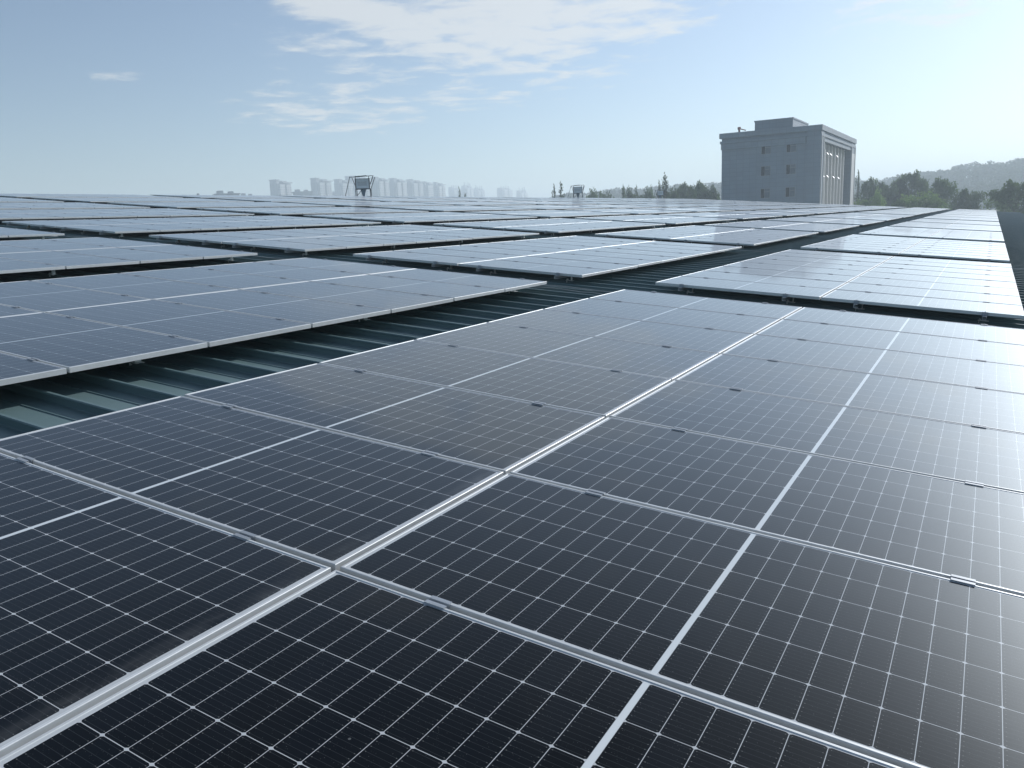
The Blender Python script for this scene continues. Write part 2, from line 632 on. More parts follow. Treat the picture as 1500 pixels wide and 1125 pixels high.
crowns, trunks = {}, {}
for kd, nv in (('broad', 4), ('poplar', 3), ('shrub', 3)):
    for i in range(nv):
        for mn, mt in (('dark', L_DARK), ('mid', L_MID), ('light', L_LIGHT)):
            if mn == 'dark':
                base = crown_mesh(kd, 100 * i + len(kd))
            crowns[kd, i, mn] = base.mesh('crown', [mt])
        trunks[kd, i] = trunk_mesh(kd, 7 * i + 1).mesh('trunk', [M_BARK])

tree_n = [0]


def tree(px, top, wpx, dist, kind, tone, label, group):
    p = bearing(px, top, dist)
    h = p.z - GZ
    W = wpx * dist / FPX * {'broad': 1.28, 'poplar': 1.3, 'shrub': 1.75}[kind]
    nat = {'broad': 0.8, 'poplar': 0.22, 'shrub': 1.0}[kind] * h
    k = W / nat
    e = empty({'broad': 'broadleaf_tree', 'poplar': 'poplar_tree', 'shrub': 'young_tree'}[kind], (p.x, p.y, GZ),
              (0, 0, random.uniform(0, 6.28)))
    e.scale = (h * k, h * k, h * 1.03)
    i = tree_n[0] % (4 if kind == 'broad' else 3)
    tree_n[0] += 1
    obj('crown', crowns[kind, i, tone], e)
    obj('trunk', trunks[kind, i], e)
    tag(e, label, 'tree', group)
    return e


# ------------------------------------------------------------------ the hall under the panels
XR, XE, YN, YF = -40.2, 4.85, -14.0, 124.0        # ridge, eave, near end, far end (roof frame)
ZP = -0.20                                         # roof pan below the panel tops
M_ROOF = new_mat('teal_roof_sheet', (0.12, 0.18, 0.185), 0.42, 0.0, 0.5, vary=0.55, vscale=1.3, vcol=(0.09, 0.15, 0.155), bump=0.15)
M_WALL = new_mat('pale_wall_cladding', (0.50, 0.53, 0.54), 0.6, vary=0.3, vscale=0.8)
M_RIDGE = new_mat('ridge_flashing', (0.20, 0.27, 0.28), 0.45, vary=0.3)
hall = empty('factory_hall', (0, 0, 0))
tag(hall, 'long factory hall with a low teal standing seam metal roof carrying the solar panels', 'building')
PITCH = 9.55 / 23
RIB0 = 0.946
prof = []
y = YN
k0 = RIB0 - PITCH * round((RIB0 - YN) / PITCH)
yy = k0
while yy < YF - 0.2:
    prof += [(yy - 0.012, ZP), (yy - 0.007, ZP + 0.006), (yy - 0.005, ZP + 0.040), (yy - 0.013, ZP + 0.044), (yy - 0.015, ZP + 0.052),
             (yy - 0.010, ZP + 0.060), (yy + 0.010, ZP + 0.060), (yy + 0.015, ZP + 0.052), (yy + 0.013, ZP + 0.044),
             (yy + 0.005, ZP + 0.040), (yy + 0.007, ZP + 0.006), (yy + 0.012, ZP), (yy + 0.262, ZP + 0.0), (yy + 0.266, ZP + 0.006), (yy + 0.274, ZP + 0.006), (yy + 0.276, ZP)]
    yy += PITCH


def slope_sheet(name, x0, x1, flip):
    mb = MB()
    for (ya, za), (yb, zb) in zip(prof, prof[1:]):
        pts = []
        for x, yv, z in ((x0, ya, za), (x1, ya, za), (x1, yb, zb), (x0, yb, zb)):
            pts.append(rp(x, yv, z))
        if flip:
            rx = rp(XR, 0, ZP).x
            pts = [Vector((2 * rx - p.x, p.y, p.z)) for p in pts][::-1]
        mb.face(pts)
    return mb.build(name, M_ROOF, hall)


slope_sheet('roof', XR, XE, False)
slope_sheet('roof', XR, XE, True)
mb = MB()
rc = rp(XR, 0, ZP)
for x0, x1, zz0, zz1 in ((-0.34, 0, 0.045, 0.085), (0, 0.34, 0.085, 0.045)):
    mb.face([(rc.x + x0, YN, rc.z + zz0), (rc.x + x1, YN, rc.z + zz1), (rc.x + x1, YF, rc.z + zz1), (rc.x + x0, YF, rc.z + zz0)])
mb.build('ridge_cap', M_RIDGE, hall)
ev = rp(XE, 0, ZP)
lx = 2 * rc.x - ev.x
mb = MB()
T = 0.25
mb.box(ev.x - 0.3 - T, ev.x - 0.3, YN + 0.3, YF - 0.3, GZ, ev.z - 0.05)
mb.box(lx + 0.3, lx + 0.3 + T, YN + 0.3, YF - 0.3, GZ, ev.z - 0.05)
for ya in (YN + 0.3, YF - 0.3 - T):
    for yb in (ya, ya + T):
        pts = [(lx + 0.5, yb, GZ), (ev.x - 0.5, yb, GZ), (ev.x - 0.5, yb, ev.z - 0.12), (rc.x, yb, rc.z - 0.12), (lx + 0.5, yb, ev.z - 0.12)]
        mb.face(pts if yb == ya else pts[::-1])
mb.build('wall', M_WALL, hall)
mb = MB()
gx = ev.x - 0.02
mb.box(gx, gx + 0.16, YN, YF, ev.z - 0.17, ev.z - 0.16)
mb.box(gx + 0.16, gx + 0.165, YN, YF, ev.z - 0.17, ev.z - 0.03)
mb.build('gutter', M_RIDGE, hall)
mb = MB()
for sgn in (1, -1):
    a, b = rp(XR, YF, ZP), rp(XE, YF, ZP)
    if sgn < 0:
        b = Vector((2 * rc.x - b.x, b.y, b.z))
    for dz0, dz1, dy in ((0.066, 0.07, 0.0), (-0.22, 0.066, 0.02)):
        if dy == 0:
            mb.face([a + Vector((0, -0.15, dz1)), b + Vector((0, -0.15, dz1)), b + Vector((0, 0.025, dz1)), a + Vector((0, 0.025, dz1))])
        else:
            mb.face([a + Vector((0, 0.025, dz0)), b + Vector((0, 0.025, dz0)), b + Vector((0, 0.025, 0.07)), a + Vector((0, 0.025, 0.07))])
mb.build('verge_trim', M_RIDGE, hall)

# ------------------------------------------------------------------ solar arrays
PL, PW, LIP, DEP = 2.094, 1.038, 0.011, 0.035
PX = (-1.057, 1.057)
PYP = 1.058


def frame_into(mb, cx, cy, mat=0, simple=False):
    def ring(off, z):
        x, y = PL / 2 - off, PW / 2 - off
        return [(cx - x, cy - y, z), (cx + x, cy - y, z), (cx + x, cy + y, z), (cx - x, cy + y, z)]
    if simple:
        rr = [ring(0, -DEP), ring(0, 0), ring(LIP, 0)]
    else:
        rr = [ring(0.022, -DEP), ring(0, -DEP), ring(0, -0.0018), ring(0.0018, 0), ring(LIP - 0.002, 0), ring(LIP, -0.0028), ring(LIP, -0.012)]
    for a, b in zip(rr, rr[1:]):
        for k in range(4):
            mb.face([a[k], a[(k + 1) % 4], b[(k + 1) % 4], b[k]], mat)


def glass_into(mb, cx, cy, mat=0, z=-0.0022, back=True):
    x, y = PL / 2 - LIP + 0.001, PW / 2 - LIP + 0.001
    c = [(-x, -y), (x, -y), (x, y), (-x, y)]
    mb.face([(cx + a, cy + b, z) for a, b in c], mat, c)
    if back:
        mb.face([(cx + a, cy + b, z - 0.006) for a, b in reversed(c)], mat + 1, [(0, 0)] * 4)


mb = MB(); frame_into(mb, 0, 0); ME_FRAME = mb.mesh('panel_frame', [M_FRAME])
mb = MB(); glass_into(mb, 0, 0); ME_GLASS = mb.mesh('panel_glass', [M_GLASS, M_BACK])
RL = 8 * PYP + 0.10
mb = MB()                                       # a C section rail, 41 x 41 mm, slot to the side
for y0, y1 in ((-0.09, 8 * PYP + 0.06),):
    mb.box(-0.020, 0.020, y0, y1, -0.041, -0.038)
    mb.box(-0.020, 0.020, y0, y1, -0.003, 0.0)
    mb.box(-0.020, -0.017, y0, y1, -0.0379, -0.0031)
ME_RAIL = mb.mesh('rail', [M_RAIL])
mb = MB()                                       # mid clamp bridging a 20 mm gap
mb.box(-0.035, 0.035, -0.022, -0.0075, 0.0006, 0.0036)
mb.box(-0.035, 0.035, 0.0075, 0.022, 0.0006, 0.0036)
mb.box(-0.035, 0.035, -0.0074, -0.0055, -0.012, 0.0034)
mb.box(-0.035, 0.035, 0.0055, 0.0074, -0.012, 0.0034)
mb.box(-0.035, 0.035, -0.0054, 0.0054, -0.012, -0.0095)
mb.cyl((0, 0, -0.0094), (0, 0, -0.004), 0.009, 0, 6)
ME_MID = mb.mesh('clamp', [M_CLAMP])
mb = MB()                                       # end clamp
mb.box(-0.03, 0.03, -0.024, 0.012, 0.0008, 0.0042)
mb.box(-0.03, 0.03, -0.024, -0.0215, -0.034, 0.0006)
mb.box(-0.03, 0.03, -0.046, -0.0242, -0.034, -0.031)
mb.cyl((0, -0.010, 0.0043), (0, -0.010, 0.010), 0.013, 0, 6)
ME_END = mb.mesh('clamp', [M_CLAMP])
mb = MB()                                       # foot: base plate on the rib, upright, seam clamp
mb.box(-0.055, 0.055, -0.032, 0.032, -0.0045, 0.0)
mb.box(0.022, 0.027, -0.025, 0.025, 0.0, 0.078)
mb.box(-0.045, -0.040, -0.025, 0.025, -0.03, 0.02)
mb.cyl((0.012, 0, 0.055), (0.036, 0, 0.055), 0.016, 0, 6)
mb.cyl((-0.03, 0, 0.0), (-0.03, 0, 0.016), 0.016, 0, 6)
ME_FOOT = mb.mesh('foot', [M_BOLT])

A0, AP = 8.45, 9.55                              # first block behind the front one, block pitch
COLX = [0.0 - 5.29 * i for i in range(8)]
ORD = ['nearest', 'second', 'third', 'fourth', 'fifth', 'sixth', 'seventh', 'eighth', 'ninth', 'tenth', 'eleventh', 'twelfth', 'thirteenth']
CN = ['the column along the right roof edge', 'the second column from the right edge', 'the third column from the right edge',
      'the fourth column from the right edge', 'the fifth column from the right edge',
      'the sixth column from the right edge', 'the seventh column, one short of the ridge', 'the eighth column, along the ridge']


def in_view(x0, y0):
    n = 0
    for i in range(13):
        for j in range(13):
            q = project(rp(x0 - 2.1 + 4.2 * i / 12, y0 + 8.44 * j / 12, 0))
            if q and 0 < q[0] < 1500 and 0 < q[1] < 1125:
                n += 1
    return n > 0


rng = random.Random(5)
for ci, x0 in enumerate(COLX):
    seen = 0
    for k in range(13):
        y0 = -1.0480 if k == 0 else A0 + AP * (k - 1)
        if not in_view(x0, y0):
            continue
        lab = '%s solar array from the camera in %s' % (ORD[seen], CN[ci])
        if ci == 0 and k == 0:
            lab = 'nearest solar array, near-black cells, filling the foreground'
        seen += 1
        dist = math.hypot(x0 - CAM.x, y0 + 2 - CAM.y)
        hz = 0.0 if k == 0 else rng.uniform(-0.006, 0.006)
        loc = rp(x0, y0, hz)
        tilt = (0.0, SLOPE, 0.0) if k == 0 and ci == 0 else (R(rng.uniform(-0.06, 0.06)), SLOPE + R(rng.uniform(-0.05, 0.05)), 0)
        if dist > 62:
            mb = MB()
            for px in PX:
                for j in range(8):
                    frame_into(mb, px, 0.519 + PYP * j, 0, True)
                    glass_into(mb, px, 0.519 + PYP * j, 1, -0.0015, False)
            for xr in (-1.73, -0.41, 0.41, 1.73):
                mb.box(xr - 0.02, xr + 0.02, -0.08, 8.5, -0.077, -0.036, 0)
                for yf in (0.2, 4.2, 8.2):
                    mb.box(xr - 0.03, xr + 0.03, yf - 0.03, yf + 0.03, -0.142, -0.078, 0)
            a = mb.build('solar_array', [M_FRAME, M_GLASS])
            a.location = loc
            a.rotation_euler = tilt
            tag(a, lab, 'solar array', 'solar arrays on the roof')
            continue
        a = empty('solar_array', loc, tilt)
        tag(a, lab, 'solar array', 'solar arrays on the roof')
        for px in PX:
            for j in range(8):
                p = obj('solar_panel', ME_FRAME, a, (px, 0.519 + PYP * j, rng.uniform(-0.0006, 0.0006)),
                        (R(rng.gauss(0, 0.07)), R(rng.gauss(0, 0.05)), 0))
                obj('glass', ME_GLASS, p)
        for xr in (-1.73, -0.41, 0.41, 1.73):
            obj('rail', ME_RAIL, a, (xr, 0, -0.0362))
            if dist < 34:
                for j in range(1, 8):
                    obj('clamp', ME_MID, a, (xr + rng.uniform(-.012, .012), PYP * j - 0.010, 0.0006))
                obj('clamp', ME_END, a, (xr, 0, 0.0006))
                obj('clamp', ME_END, a, (xr, 8 * PYP - 0.020, 0.0006), (0, 0, math.pi))
            yf0 = (RIB0 - y0) % PITCH
            for q in (1, 7, 13, 20):
                yf = yf0 + (q - 1) * PITCH
                if q == 0:
                    continue
                if yf < -0.07:
                    yf += PITCH
                obj('foot', ME_FOOT, a, (xr - 0.001, yf, -0.139 - hz))

# ------------------------------------------------------------------ cables in the aisles


def cable(pts, r, label):
    mb = MB()
    out = []
    for (a, b) in zip(pts, pts[1:]):
        for i in range(10):
            t = i / 10
            q = Vector(a).lerp(Vector(b), t)
            q.z += 0.010 * math.sin(t * 9 + a[0])
            q.y += 0.018 * math.sin(t * 6.3 + a[0] * 1.7)
            out.append(rp(*q))
    out.append(rp(*pts[-1]))
    mb.tube(out, r, 6)
    tag(mb.build('cable', M_CABLE), label, 'cable', 'cables lying in the aisles')


zt = ZP + 0.07
cable([(4.3, 8.05, zt), (1.8, 8.12, zt + .02), (-0.2, 7.96, zt), (-2.2, 8.02, zt), (-4.6, 7.90, zt), (-7.5, 8.0, zt), (-9.5, 7.93, zt)], 0.007,
      'thin grey cable lying along the first cross aisle behind the nearest panels')
cable([(-6.6, 7.72, zt), (-4.2, 7.66, zt), (-2.7, 7.75, zt), (-1.2, 7.68, zt), (1.4, 7.73, zt), (4.4, 7.7, zt)], 0.006,
      'thinner cable close behind the back edge of the nearest panels')
cable([(-15.2, 7.95, zt), (-13.2, 8.1, zt + .01), (-11.5, 7.9, zt), (-9.9, 8.05, zt)], 0.008,
      'pale cable bundle lying in the aisle at the left between two arrays')
cable([(3.9, 17.5, zt), (0.3, 17.45, zt), (-2.4, 17.55, zt), (-5.5, 17.4, zt), (-8.0, 17.5, zt)], 0.007,
      'grey cable lying along the second cross aisle')

# ------------------------------------------------------------------ rooftop coolers along the ridge
M_CAB = new_mat('pale_cabinet_sheet', (0.85, 0.89, 0.91), 0.45, vary=0.3, vscale=2)
M_CABD = new_mat('blue_grey_louvre', (0.16, 0.22, 0.28), 0.6, vary=0.3, vscale=2)
M_STEEL = new_mat('painted_angle_steel', (0.07, 0.09, 0.11), 0.6, vary=0.4, vscale=4)


def cooler(y, label, big, rot, sc=1.0):
    base = rp(XR, y, ZP)
    e = empty('rooftop_cooler', (base.x - 0.2, y, base.z + 0.02), (0, 0, rot))
    e.scale = (sc, sc, sc)
    tag(e, label, 'air cooler', 'air coolers standing along the ridge')
    s = 0.55
    z0, z1 = 0.80, 1.60
    b = MB(); b.box(-s, s, -s, s, z0, z1); b.build('cabinet', M_CAB, e)
    for ang in range(4):
        m = Matrix.Rotation(ang * math.pi / 2, 4, 'Z')
        if ang == 0:
            continue
        p = MB()
        p.box(-s + 0.07, s - 0.07, -s - 0.022, -s - 0.003, z0 + 0.08, z1 - 0.08, 0, m)
        for i in range(9):
            zc = z0 + 0.13 + i * 0.085
            p.box(-s + 0.1, s - 0.1, -s - 0.045, -s - 0.023, zc, zc + 0.03, 0, m)
        p.build('louvre_panel', M_CABD, e)
    p = MB(); p.box(-s + 0.15, s - 0.2, -s - 0.015, -s - 0.003, z0 + 0.2, z1 - 0.25); p.build('access_panel', M_BACK, e)
    p = MB()
    for zc in (z0 - 0.05,):
        p.box(-s - 0.06, s + 0.06, -s - 0.06, -s + 0.0, zc, zc + 0.045)
        p.box(-s - 0.06, s + 0.06, s, s + 0.06, zc, zc + 0.045)
        p.box(-s - 0.06, -s, -s + 0.001, s - 0.001, zc, zc + 0.045)
        p.box(s, s + 0.06, -s + 0.001, s - 0.001, zc, zc + 0.045)
    p.build('platform', M_STEEL, e)
    for sx_ in (-1, 1):
        for sy_ in (-1, 1):
            p = MB()
            p.bar((sx_ * (s + 0.05), sy_ * (s + 0.05), -0.25), (sx_ * (s + 0.05), sy_ * (s + 0.05), z0 - 0.052), 0.06)
            p.build('leg', M_STEEL, e)
    p = MB()
    q = [(-0.22, -0.22), (0.22, -0.22), (0.22, 0.22), (-0.22, 0.22)]
    for i in range(4):
        a, b2 = q[i], q[(i + 1) % 4]
        p.face([(a[0], a[1], z0 - 0.06), (b2[0], b2[1], z0 - 0.06), (b2[0] * .28, b2[1] * .28, 0.08), (a[0] * .28, a[1] * .28, 0.08)])
    p.bar((0, 0, -0.1), (0, 0, 0.1), 0.2)
    p.build('duct', M_CABD, e)
    p = MB()
    c = 0.95 if big else 0.85
    m = Matrix.Rotation(R(3), 4, 'X') @ Matrix.Rotation(R(-2), 4, 'Y')
    p.box(-c, c, -c, c, z1 + 0.17, z1 + 0.205, 0, m)
    p.box(-c * .55, c * .45, -c * .5, c * .5, z1 + 0.208, z1 + 0.25, 0, m)
    p.build('canopy', M_STEEL, e)
    for a, b2 in (((-c, -c, z1 + .15), (-c - 0.62, -c, -0.2)), ((c, -c, z1 + .15), (s + 0.1, -c * .72, z0 + .3)),
                  ((-c, c, z1 + .15), (-s - .05, s + .05, z0)), ((c, c, z1 + .15), (s + .05, s + .05, z0)),
                  ((-s, -s - .03, z1 - .02), (-s, -s - .03, z1 + .17)), ((s, -s - .03, z1 - .02), (s, -s - .03, z1 + .17))):
        p = MB(); p.bar(a, b2, 0.045); p.build('strut', M_STEEL, e)
    p = MB()
    p.bar((-s - .05, -s - .05, 0.12), (s + .05, -s - .05, 0.12), 0.035)
    p.bar((-s - .05, -s - .05, 0.1), (0.0, -s - .05, z0 - .06), 0.04)
    p.bar((s + .05, s + .05, 0.12), (s + .05, -s - .05, 0.12), 0.035)
    p.bar((s + .05, s + .05, 0.1), (s + .05, 0, z0 - .06), 0.04)
    for sx_ in (-1, 1):
        p.bar((sx_ * (s + 0.02), -s - 0.02, z0), (sx_ * (s + 0.02), -s - 0.02, z1), 0.07)
    p.build('crossbar', M_STEEL, e)


cooler(47.1, 'largest rooftop air cooler under a flat canopy, in front of the tower blocks', True, R(36), 0.92)
cooler(85.0, 'smaller air cooler with silver cabinet beside a pair of poplars, left of two', False, R(24), 0.88)
cooler(112.5, 'smallest and farthest air cooler, standing before the tallest poplars', False, R(22), 0.78)

# ------------------------------------------------------------------ grey stone office block
M_STONE = None


def stone():
    m = bpy.data.materials.new('grey_stone_tiles')
    m.use_nodes = True
    t = m.node_tree
    b = t.nodes['Principled BSDF']
    c = N(t, 'ShaderNodeTexCoord')
    s = N(t, 'ShaderNodeSeparateXYZ')
    t.links.new(c.outputs['Object'], s.inputs[0])
    cc = N(t, 'ShaderNodeCombineXYZ')
    t.links.new(M(t, 'ADD', s.outputs[0], s.outputs[1]), cc.inputs[0])
    t.links.new(s.outputs[2], cc.inputs[1])
    br = N(t, 'ShaderNodeTexBrick')
    br.offset = 0.0
    br.inputs['Color1'].default_value = (0.195, 0.250, 0.300, 1)
    br.inputs['Color2'].default_value = (0.218, 0.272, 0.320, 1)
    br.inputs['Mortar'].default_value = (0.15, 0.175, 0.195, 1)
    br.inputs['Scale'].default_value = 1.0
    br.inputs['Mortar Size'].default_value = 0.02
    br.inputs['Brick Width'].default_value = 1.2
    br.inputs['Row Height'].default_value = 0.75
    t.links.new(cc.outputs[0], br.inputs['Vector'])
    n = N(t, 'ShaderNodeTexNoise')
    n.inputs['Scale'].default_value = 0.35
    n.inputs['Detail'].default_value = 6
    t.links.new(c.outputs['Object'], n.inputs['Vector'])
    colr = mixrgb(t, M(t, 'MULTIPLY', smooth(t, n.outputs['Fac'], 0.35, 0.75), 0.35), br.outputs['Color'], (0.17, 0.195, 0.215))
    t.links.new(colr, b.inputs['Base Color'])
    b.inputs['Roughness'].default_value = 0.75
    return m


M_STONE = stone()
M_WIN = new_mat('window_glass', (0.015, 0.02, 0.026), 0.15, 0.0, 0.15)
M_WINF = new_mat('window_frame', (0.30, 0.32, 0.33), 0.5)
M_MULL = new_mat('pale_mullion', (0.62, 0.62, 0.60), 0.5)
M_RED = new_mat('rusty_valve', (0.22, 0.08, 0.06), 0.6)
X1, X0, Y0b, Y1b, ZT = -24.70, -42.40, 150.0, 190.8, 15.30
off = empty('office_building', (X1, Y0b, GZ))
tag(off, 'grey stone clad office block with penthouse and tall pilastered side, behind the roof', 'building')


def part(name, mb, mat):
    # geometry is given in world coordinates; shift to the building's own origin
    mb.v = [(x - X1, y - Y0b, z - GZ) for x, y, z in mb.v]
    return mb.build(name, mat, off)


b = MB()
# body, front wall set back 0.35 between the right pilaster and the left edge
b.box(X0 + 0.2, X1 - 2.4, Y0b + 0.35, Y1b - 0.3, GZ, 14.4)
b.box(X1 - 2.398, X1 - 0.0, Y0b + 0.0, Y0b + 3.2, GZ, 14.4)           # corner pilaster front
b.box(X1 - 2.398, X1 - 2.2, Y0b + 3.202, Y1b - 6.0, GZ, 14.4)         # recessed side wall
b.box(X1 - 2.398, X1 - 0.02, Y1b - 5.998, Y1b, GZ, 14.4)              # far pilaster
body = part('wall', b, M_STONE)
b = MB()
b.box(X0 - 0.15, X1 + 0.15, Y0b - 0.15, Y1b + 0.15, 14.402, 15.3)
b.box(X0 - 0.05, X1 + 0.06, Y0b - 0.06, Y1b + 0.05, 13.45, 13.9)
b.box(X0 + 0.1, X1 - 2.6, Y0b + 0.1, Y0b + 0.348, 12.4, 13.448)
b.box(X1 - 2.198, X1 - 0.1, Y0b + 3.204, Y1b - 6.002, 12.7, 14.4)
part('cornice', b, M_STONE)
b = MB()
b.box(-36.7, -30.0, Y0b + 2.2, Y0b + 16, 15.302, 16.95)
b.box(-36.8, -29.9, Y0b + 2.1, Y0b + 16.1, 16.952, 17.2)
part('penthouse', b, M_STONE)
b = MB()
b.cyl((-39.2, Y0b + 1.0, 15.3), (-39.2, Y0b + 1.0, 16.2), 0.35)
b.cyl((-39.2, Y0b + 1.0, 16.0), (-38.0, Y0b + 1.0, 15.6), 0.18)
b.cyl((-39.45, Y0b + 1.0, 16.05), (-38.95, Y0b + 1.0, 16.05), 0.5)
part('roof_pipe', b, M_RED)
for xc in (-34.15, -29.75):
    for zc in (11.9, 8.1, 4.15, 0.4, -3.4):
        e = MB()
        x0_, x1_, z0_, z1_ = xc - 0.78, xc + 0.78, zc - 0.78, zc + 0.82
        yf_ = Y0b + 0.33
        e.box(x0_ - .06, x1_ + .06, yf_ - 0.04, yf_ + 0.015, z0_ - .08, z0_)
        e.box(x0_ - .06, x1_ + .06, yf_ - 0.04, yf_ + 0.015, z1_, z1_ + .06)
        for xa in (x0_ - .06, xc - .18, x1_):
            e.box(xa, xa + .06, yf_ - 0.04, yf_ + 0.015, z0_, z1_)
        e.box(xc - .12, x1_, yf_ - 0.035, yf_ + 0.012, zc + 0.28, zc + 0.33)
        wf = part('window', e, M_WINF)
        e = MB()
        e.box(x0_, x1_, yf_ - 0.012, yf_ + 0.012, z0_ + .002, z1_ - .002)
        gl = part('pane', e, M_WIN)
        gl.parent = wf
        e = MB()
        e.box(xc - 0.11, x1_ - 0.01, yf_ - 0.02, yf_ - 0.013, z0_ + .01, z1_ - .01)
        bl = part('blind', e, new_mat('blind', (0.11, 0.135, 0.155), 0.6) if 'blind' not in bpy.data.materials else bpy.data.materials['blind'])
        bl.parent = wf
# side facade: glazing, vertical fins, open sashes
b = MB()
b.box(X1 - 2.19, X1 - 2.10, Y0b + 3.3, Y1b - 6.1, GZ + 3, 12.69)
part('curtain_glazing', b, M_WIN)
for i in range(8):
    yv = Y0b + 5.2 + i * 3.6
    b = MB()
    b.box(X1 - 2.08, X1 - 0.75, yv, yv + 0.45, GZ, 12.69)
    part('fin', b, M_MULL)
for zc, ys in ((11.2, (10.8, 14.4, 21.6)), (7.1, (7.0, 11.4, 18.2, 24.0))):
    for yv in ys:
        b = MB()
        m = Matrix.Translation((X1 - 0.9, Y0b + yv, zc)) @ Matrix.Rotation(R(-38), 4, 'Y')
        b.box(-0.03, 0.03, 0, 0.8, -0.5, 0, 0, m)
        part('open_sash', b, M_WINF)
for ya in (Y0b + 0.5, Y0b + 2.5, Y1b - 5.6, Y1b - 0.6):
    b = MB()
    b.box(X1 + 0.0025, X1 + 0.12, ya, ya + 0.3, GZ, 13.44)
    part('pilaster_strip', b, M_MULL)
b = MB()
b.box(X1 + 0.0025, X1 + 0.05, Y1b - 4.9, Y1b - 1.2, GZ + 2, 12.2)
part('side_window', b, M_MULL)

# ------------------------------------------------------------------ tower blocks far away
M_TW = new_mat('tower_render', (0.30, 0.32, 0.33), 0.8, vary=0.3, vscale=0.05)
M_TL = new_mat('tower_sunlit_bay_render', (0.55, 0.55, 0.53), 0.8, vary=0.2, vscale=0.05)  # paler than the walls: sunlight on the bays is put into the colour
M_TG = new_mat('tower_glass', (0.07, 0.085, 0.10), 0.3)


def tower(x0, x1, top, dist, label, grp, bays=2, crest=False):
    """slab block square to the compass: shaded south face, sunlit east face with projecting bays"""
    dist *= 0.86
    pc = bearing((x0 + x1) / 2, top, dist)
    W = (x1 - x0) * dist / FPX * 1.08
    a_ = abs(math.atan2(pc.x - CAM.x, pc.y - CAM.y))
    H = pc.z - GZ
    e = empty('apartment_tower', (pc.x, pc.y, GZ), (0, 0, R(rng.uniform(-5, 3))))
    tag(e, label, 'apartment tower', grp)
    wx = W * 0.38 / math.cos(a_)              # extent seen on the south face
    dy = W * 0.62 / math.sin(max(a_, 0.35))   # extent seen on the east face
    b = MB()
    b.box(-wx / 2, wx / 2 - 1.5, -dy / 2, dy / 2, 0, H - 3)
    b.box(-wx / 2 + .5, wx / 2 - 3, -dy / 2 - 0.01, -dy / 2 + dy * .22, H - 2.99, H + 1.0)
    b.build('wall', M_TW, e)
    wins = MB()
    bw = dy / bays
    for i in range(bays):
        ya = -dy / 2 + bw * i + bw * 0.14
        yb = ya + bw * 0.66
        q = MB()
        q.box(wx / 2 - 1.49, wx / 2 + 1.6, ya, yb, 0, H - 4)
        q.build('bay', M_TL, e)
        nw = max(2, int((yb - ya) / 3.4))
        for f in range(int((H - 5) / 3.0)):
            for k in range(nw):
                cy_ = ya + (yb - ya) * (k + .5) / nw
                wins.box(wx / 2 + 1.603, wx / 2 + 1.65, cy_ - .75, cy_ + .75, f * 3 + 1.0, f * 3 + 2.3)
            wins.box(wx / 2 - .6, wx / 2 + .8, ya - .05, ya - .003, f * 3 + .9, f * 3 + 2.5)
    for f in range(int(H / 3) - 1):
        for k in range(3):
            cxw = -wx / 2 + (wx - 1.5) * (k + .5) / 3
            wins.box(cxw - .8, cxw + .8, -dy / 2 - .06, -dy / 2 - .013, f * 3 + .9, f * 3 + 2.4)
    tag(wins.build('window_rows', M_TG, e), kind='stuff')
    q = MB()
    if crest:
        for i in range(4):
            yq = -dy / 2 + dy * (i + .5) / 4
            zz1 = H + rng.uniform(-2, 3)
            q.box(-2.5, 2.5, yq - dy * .08, yq + dy * .08, H - 2.98, zz1)
            q.bar((0, yq, zz1), (0, yq, zz1 + 6), 1.3)
    else:
        q.box(-wx / 2 - 0.3, wx / 2 - 2.4, -dy / 2 - 0.5, -dy / 2 + dy * .24, H + 1.01, H + 2.2)
        q.box(-wx / 2 - 0.3, wx / 2 + 1.9, -dy / 2 + dy * .28, dy / 2 + 0.5, H - 2.4, H - 1.2)
        q.box(-wx * .3, wx * .3, -dy * .05, dy * .3, H - 1.19, H + 0.8)
    q.build('roof_crown', M_TW, e)


TG = 'apartment towers on the hazy horizon'
for a, b_, tp, D_, lb, bays in (
        (397, 424, 266, 1250, 'apartment tower standing alone at the far left of the skyline', 2),
        (457, 483, 263.5, 1250, 'apartment tower second from the left, in a gap of open sky', 2),
        (491, 515, 265, 1350, 'apartment tower just left of the largest rooftop cooler', 2),
        (508, 540, 260.5, 1400, 'apartment tower directly behind the largest rooftop cooler', 3),
        (545, 568, 262, 1300, 'apartment tower just right of the largest rooftop cooler', 2),
        (571, 594, 263.5, 1350, 'apartment tower second to the right of the largest cooler', 2),
        (597, 618, 265, 1400, 'apartment tower third to the right of the largest cooler', 2),
        (619, 634, 268, 1450, 'narrow apartment tower next to the right end of the tower row', 1),
        (635, 651, 269, 1500, 'narrow apartment tower at the right end of the tower row', 2)):
    tower(a, b_, tp, D_, lb, TG, bays)
for a, b_, tp, D_, lb in (
        (658, 675, 275, 2000, 'faint tower with pointed crest, leftmost of the faded group right of the row'),
        (676, 693, 273.5, 2000, 'faint tower with pointed crest, in the middle of the faded group'),
        (694, 709, 277, 2100, 'faint low tower at the right of the faded group of three'),
        (729, 750, 276, 2050, 'faint crested tower standing apart, left of the last pair'),
        (757, 772, 280, 2150, 'faint crested tower farthest right on the skyline')):
    tower(a, b_, tp, D_, lb, 'faint far towers with pointed crests', 2, True)


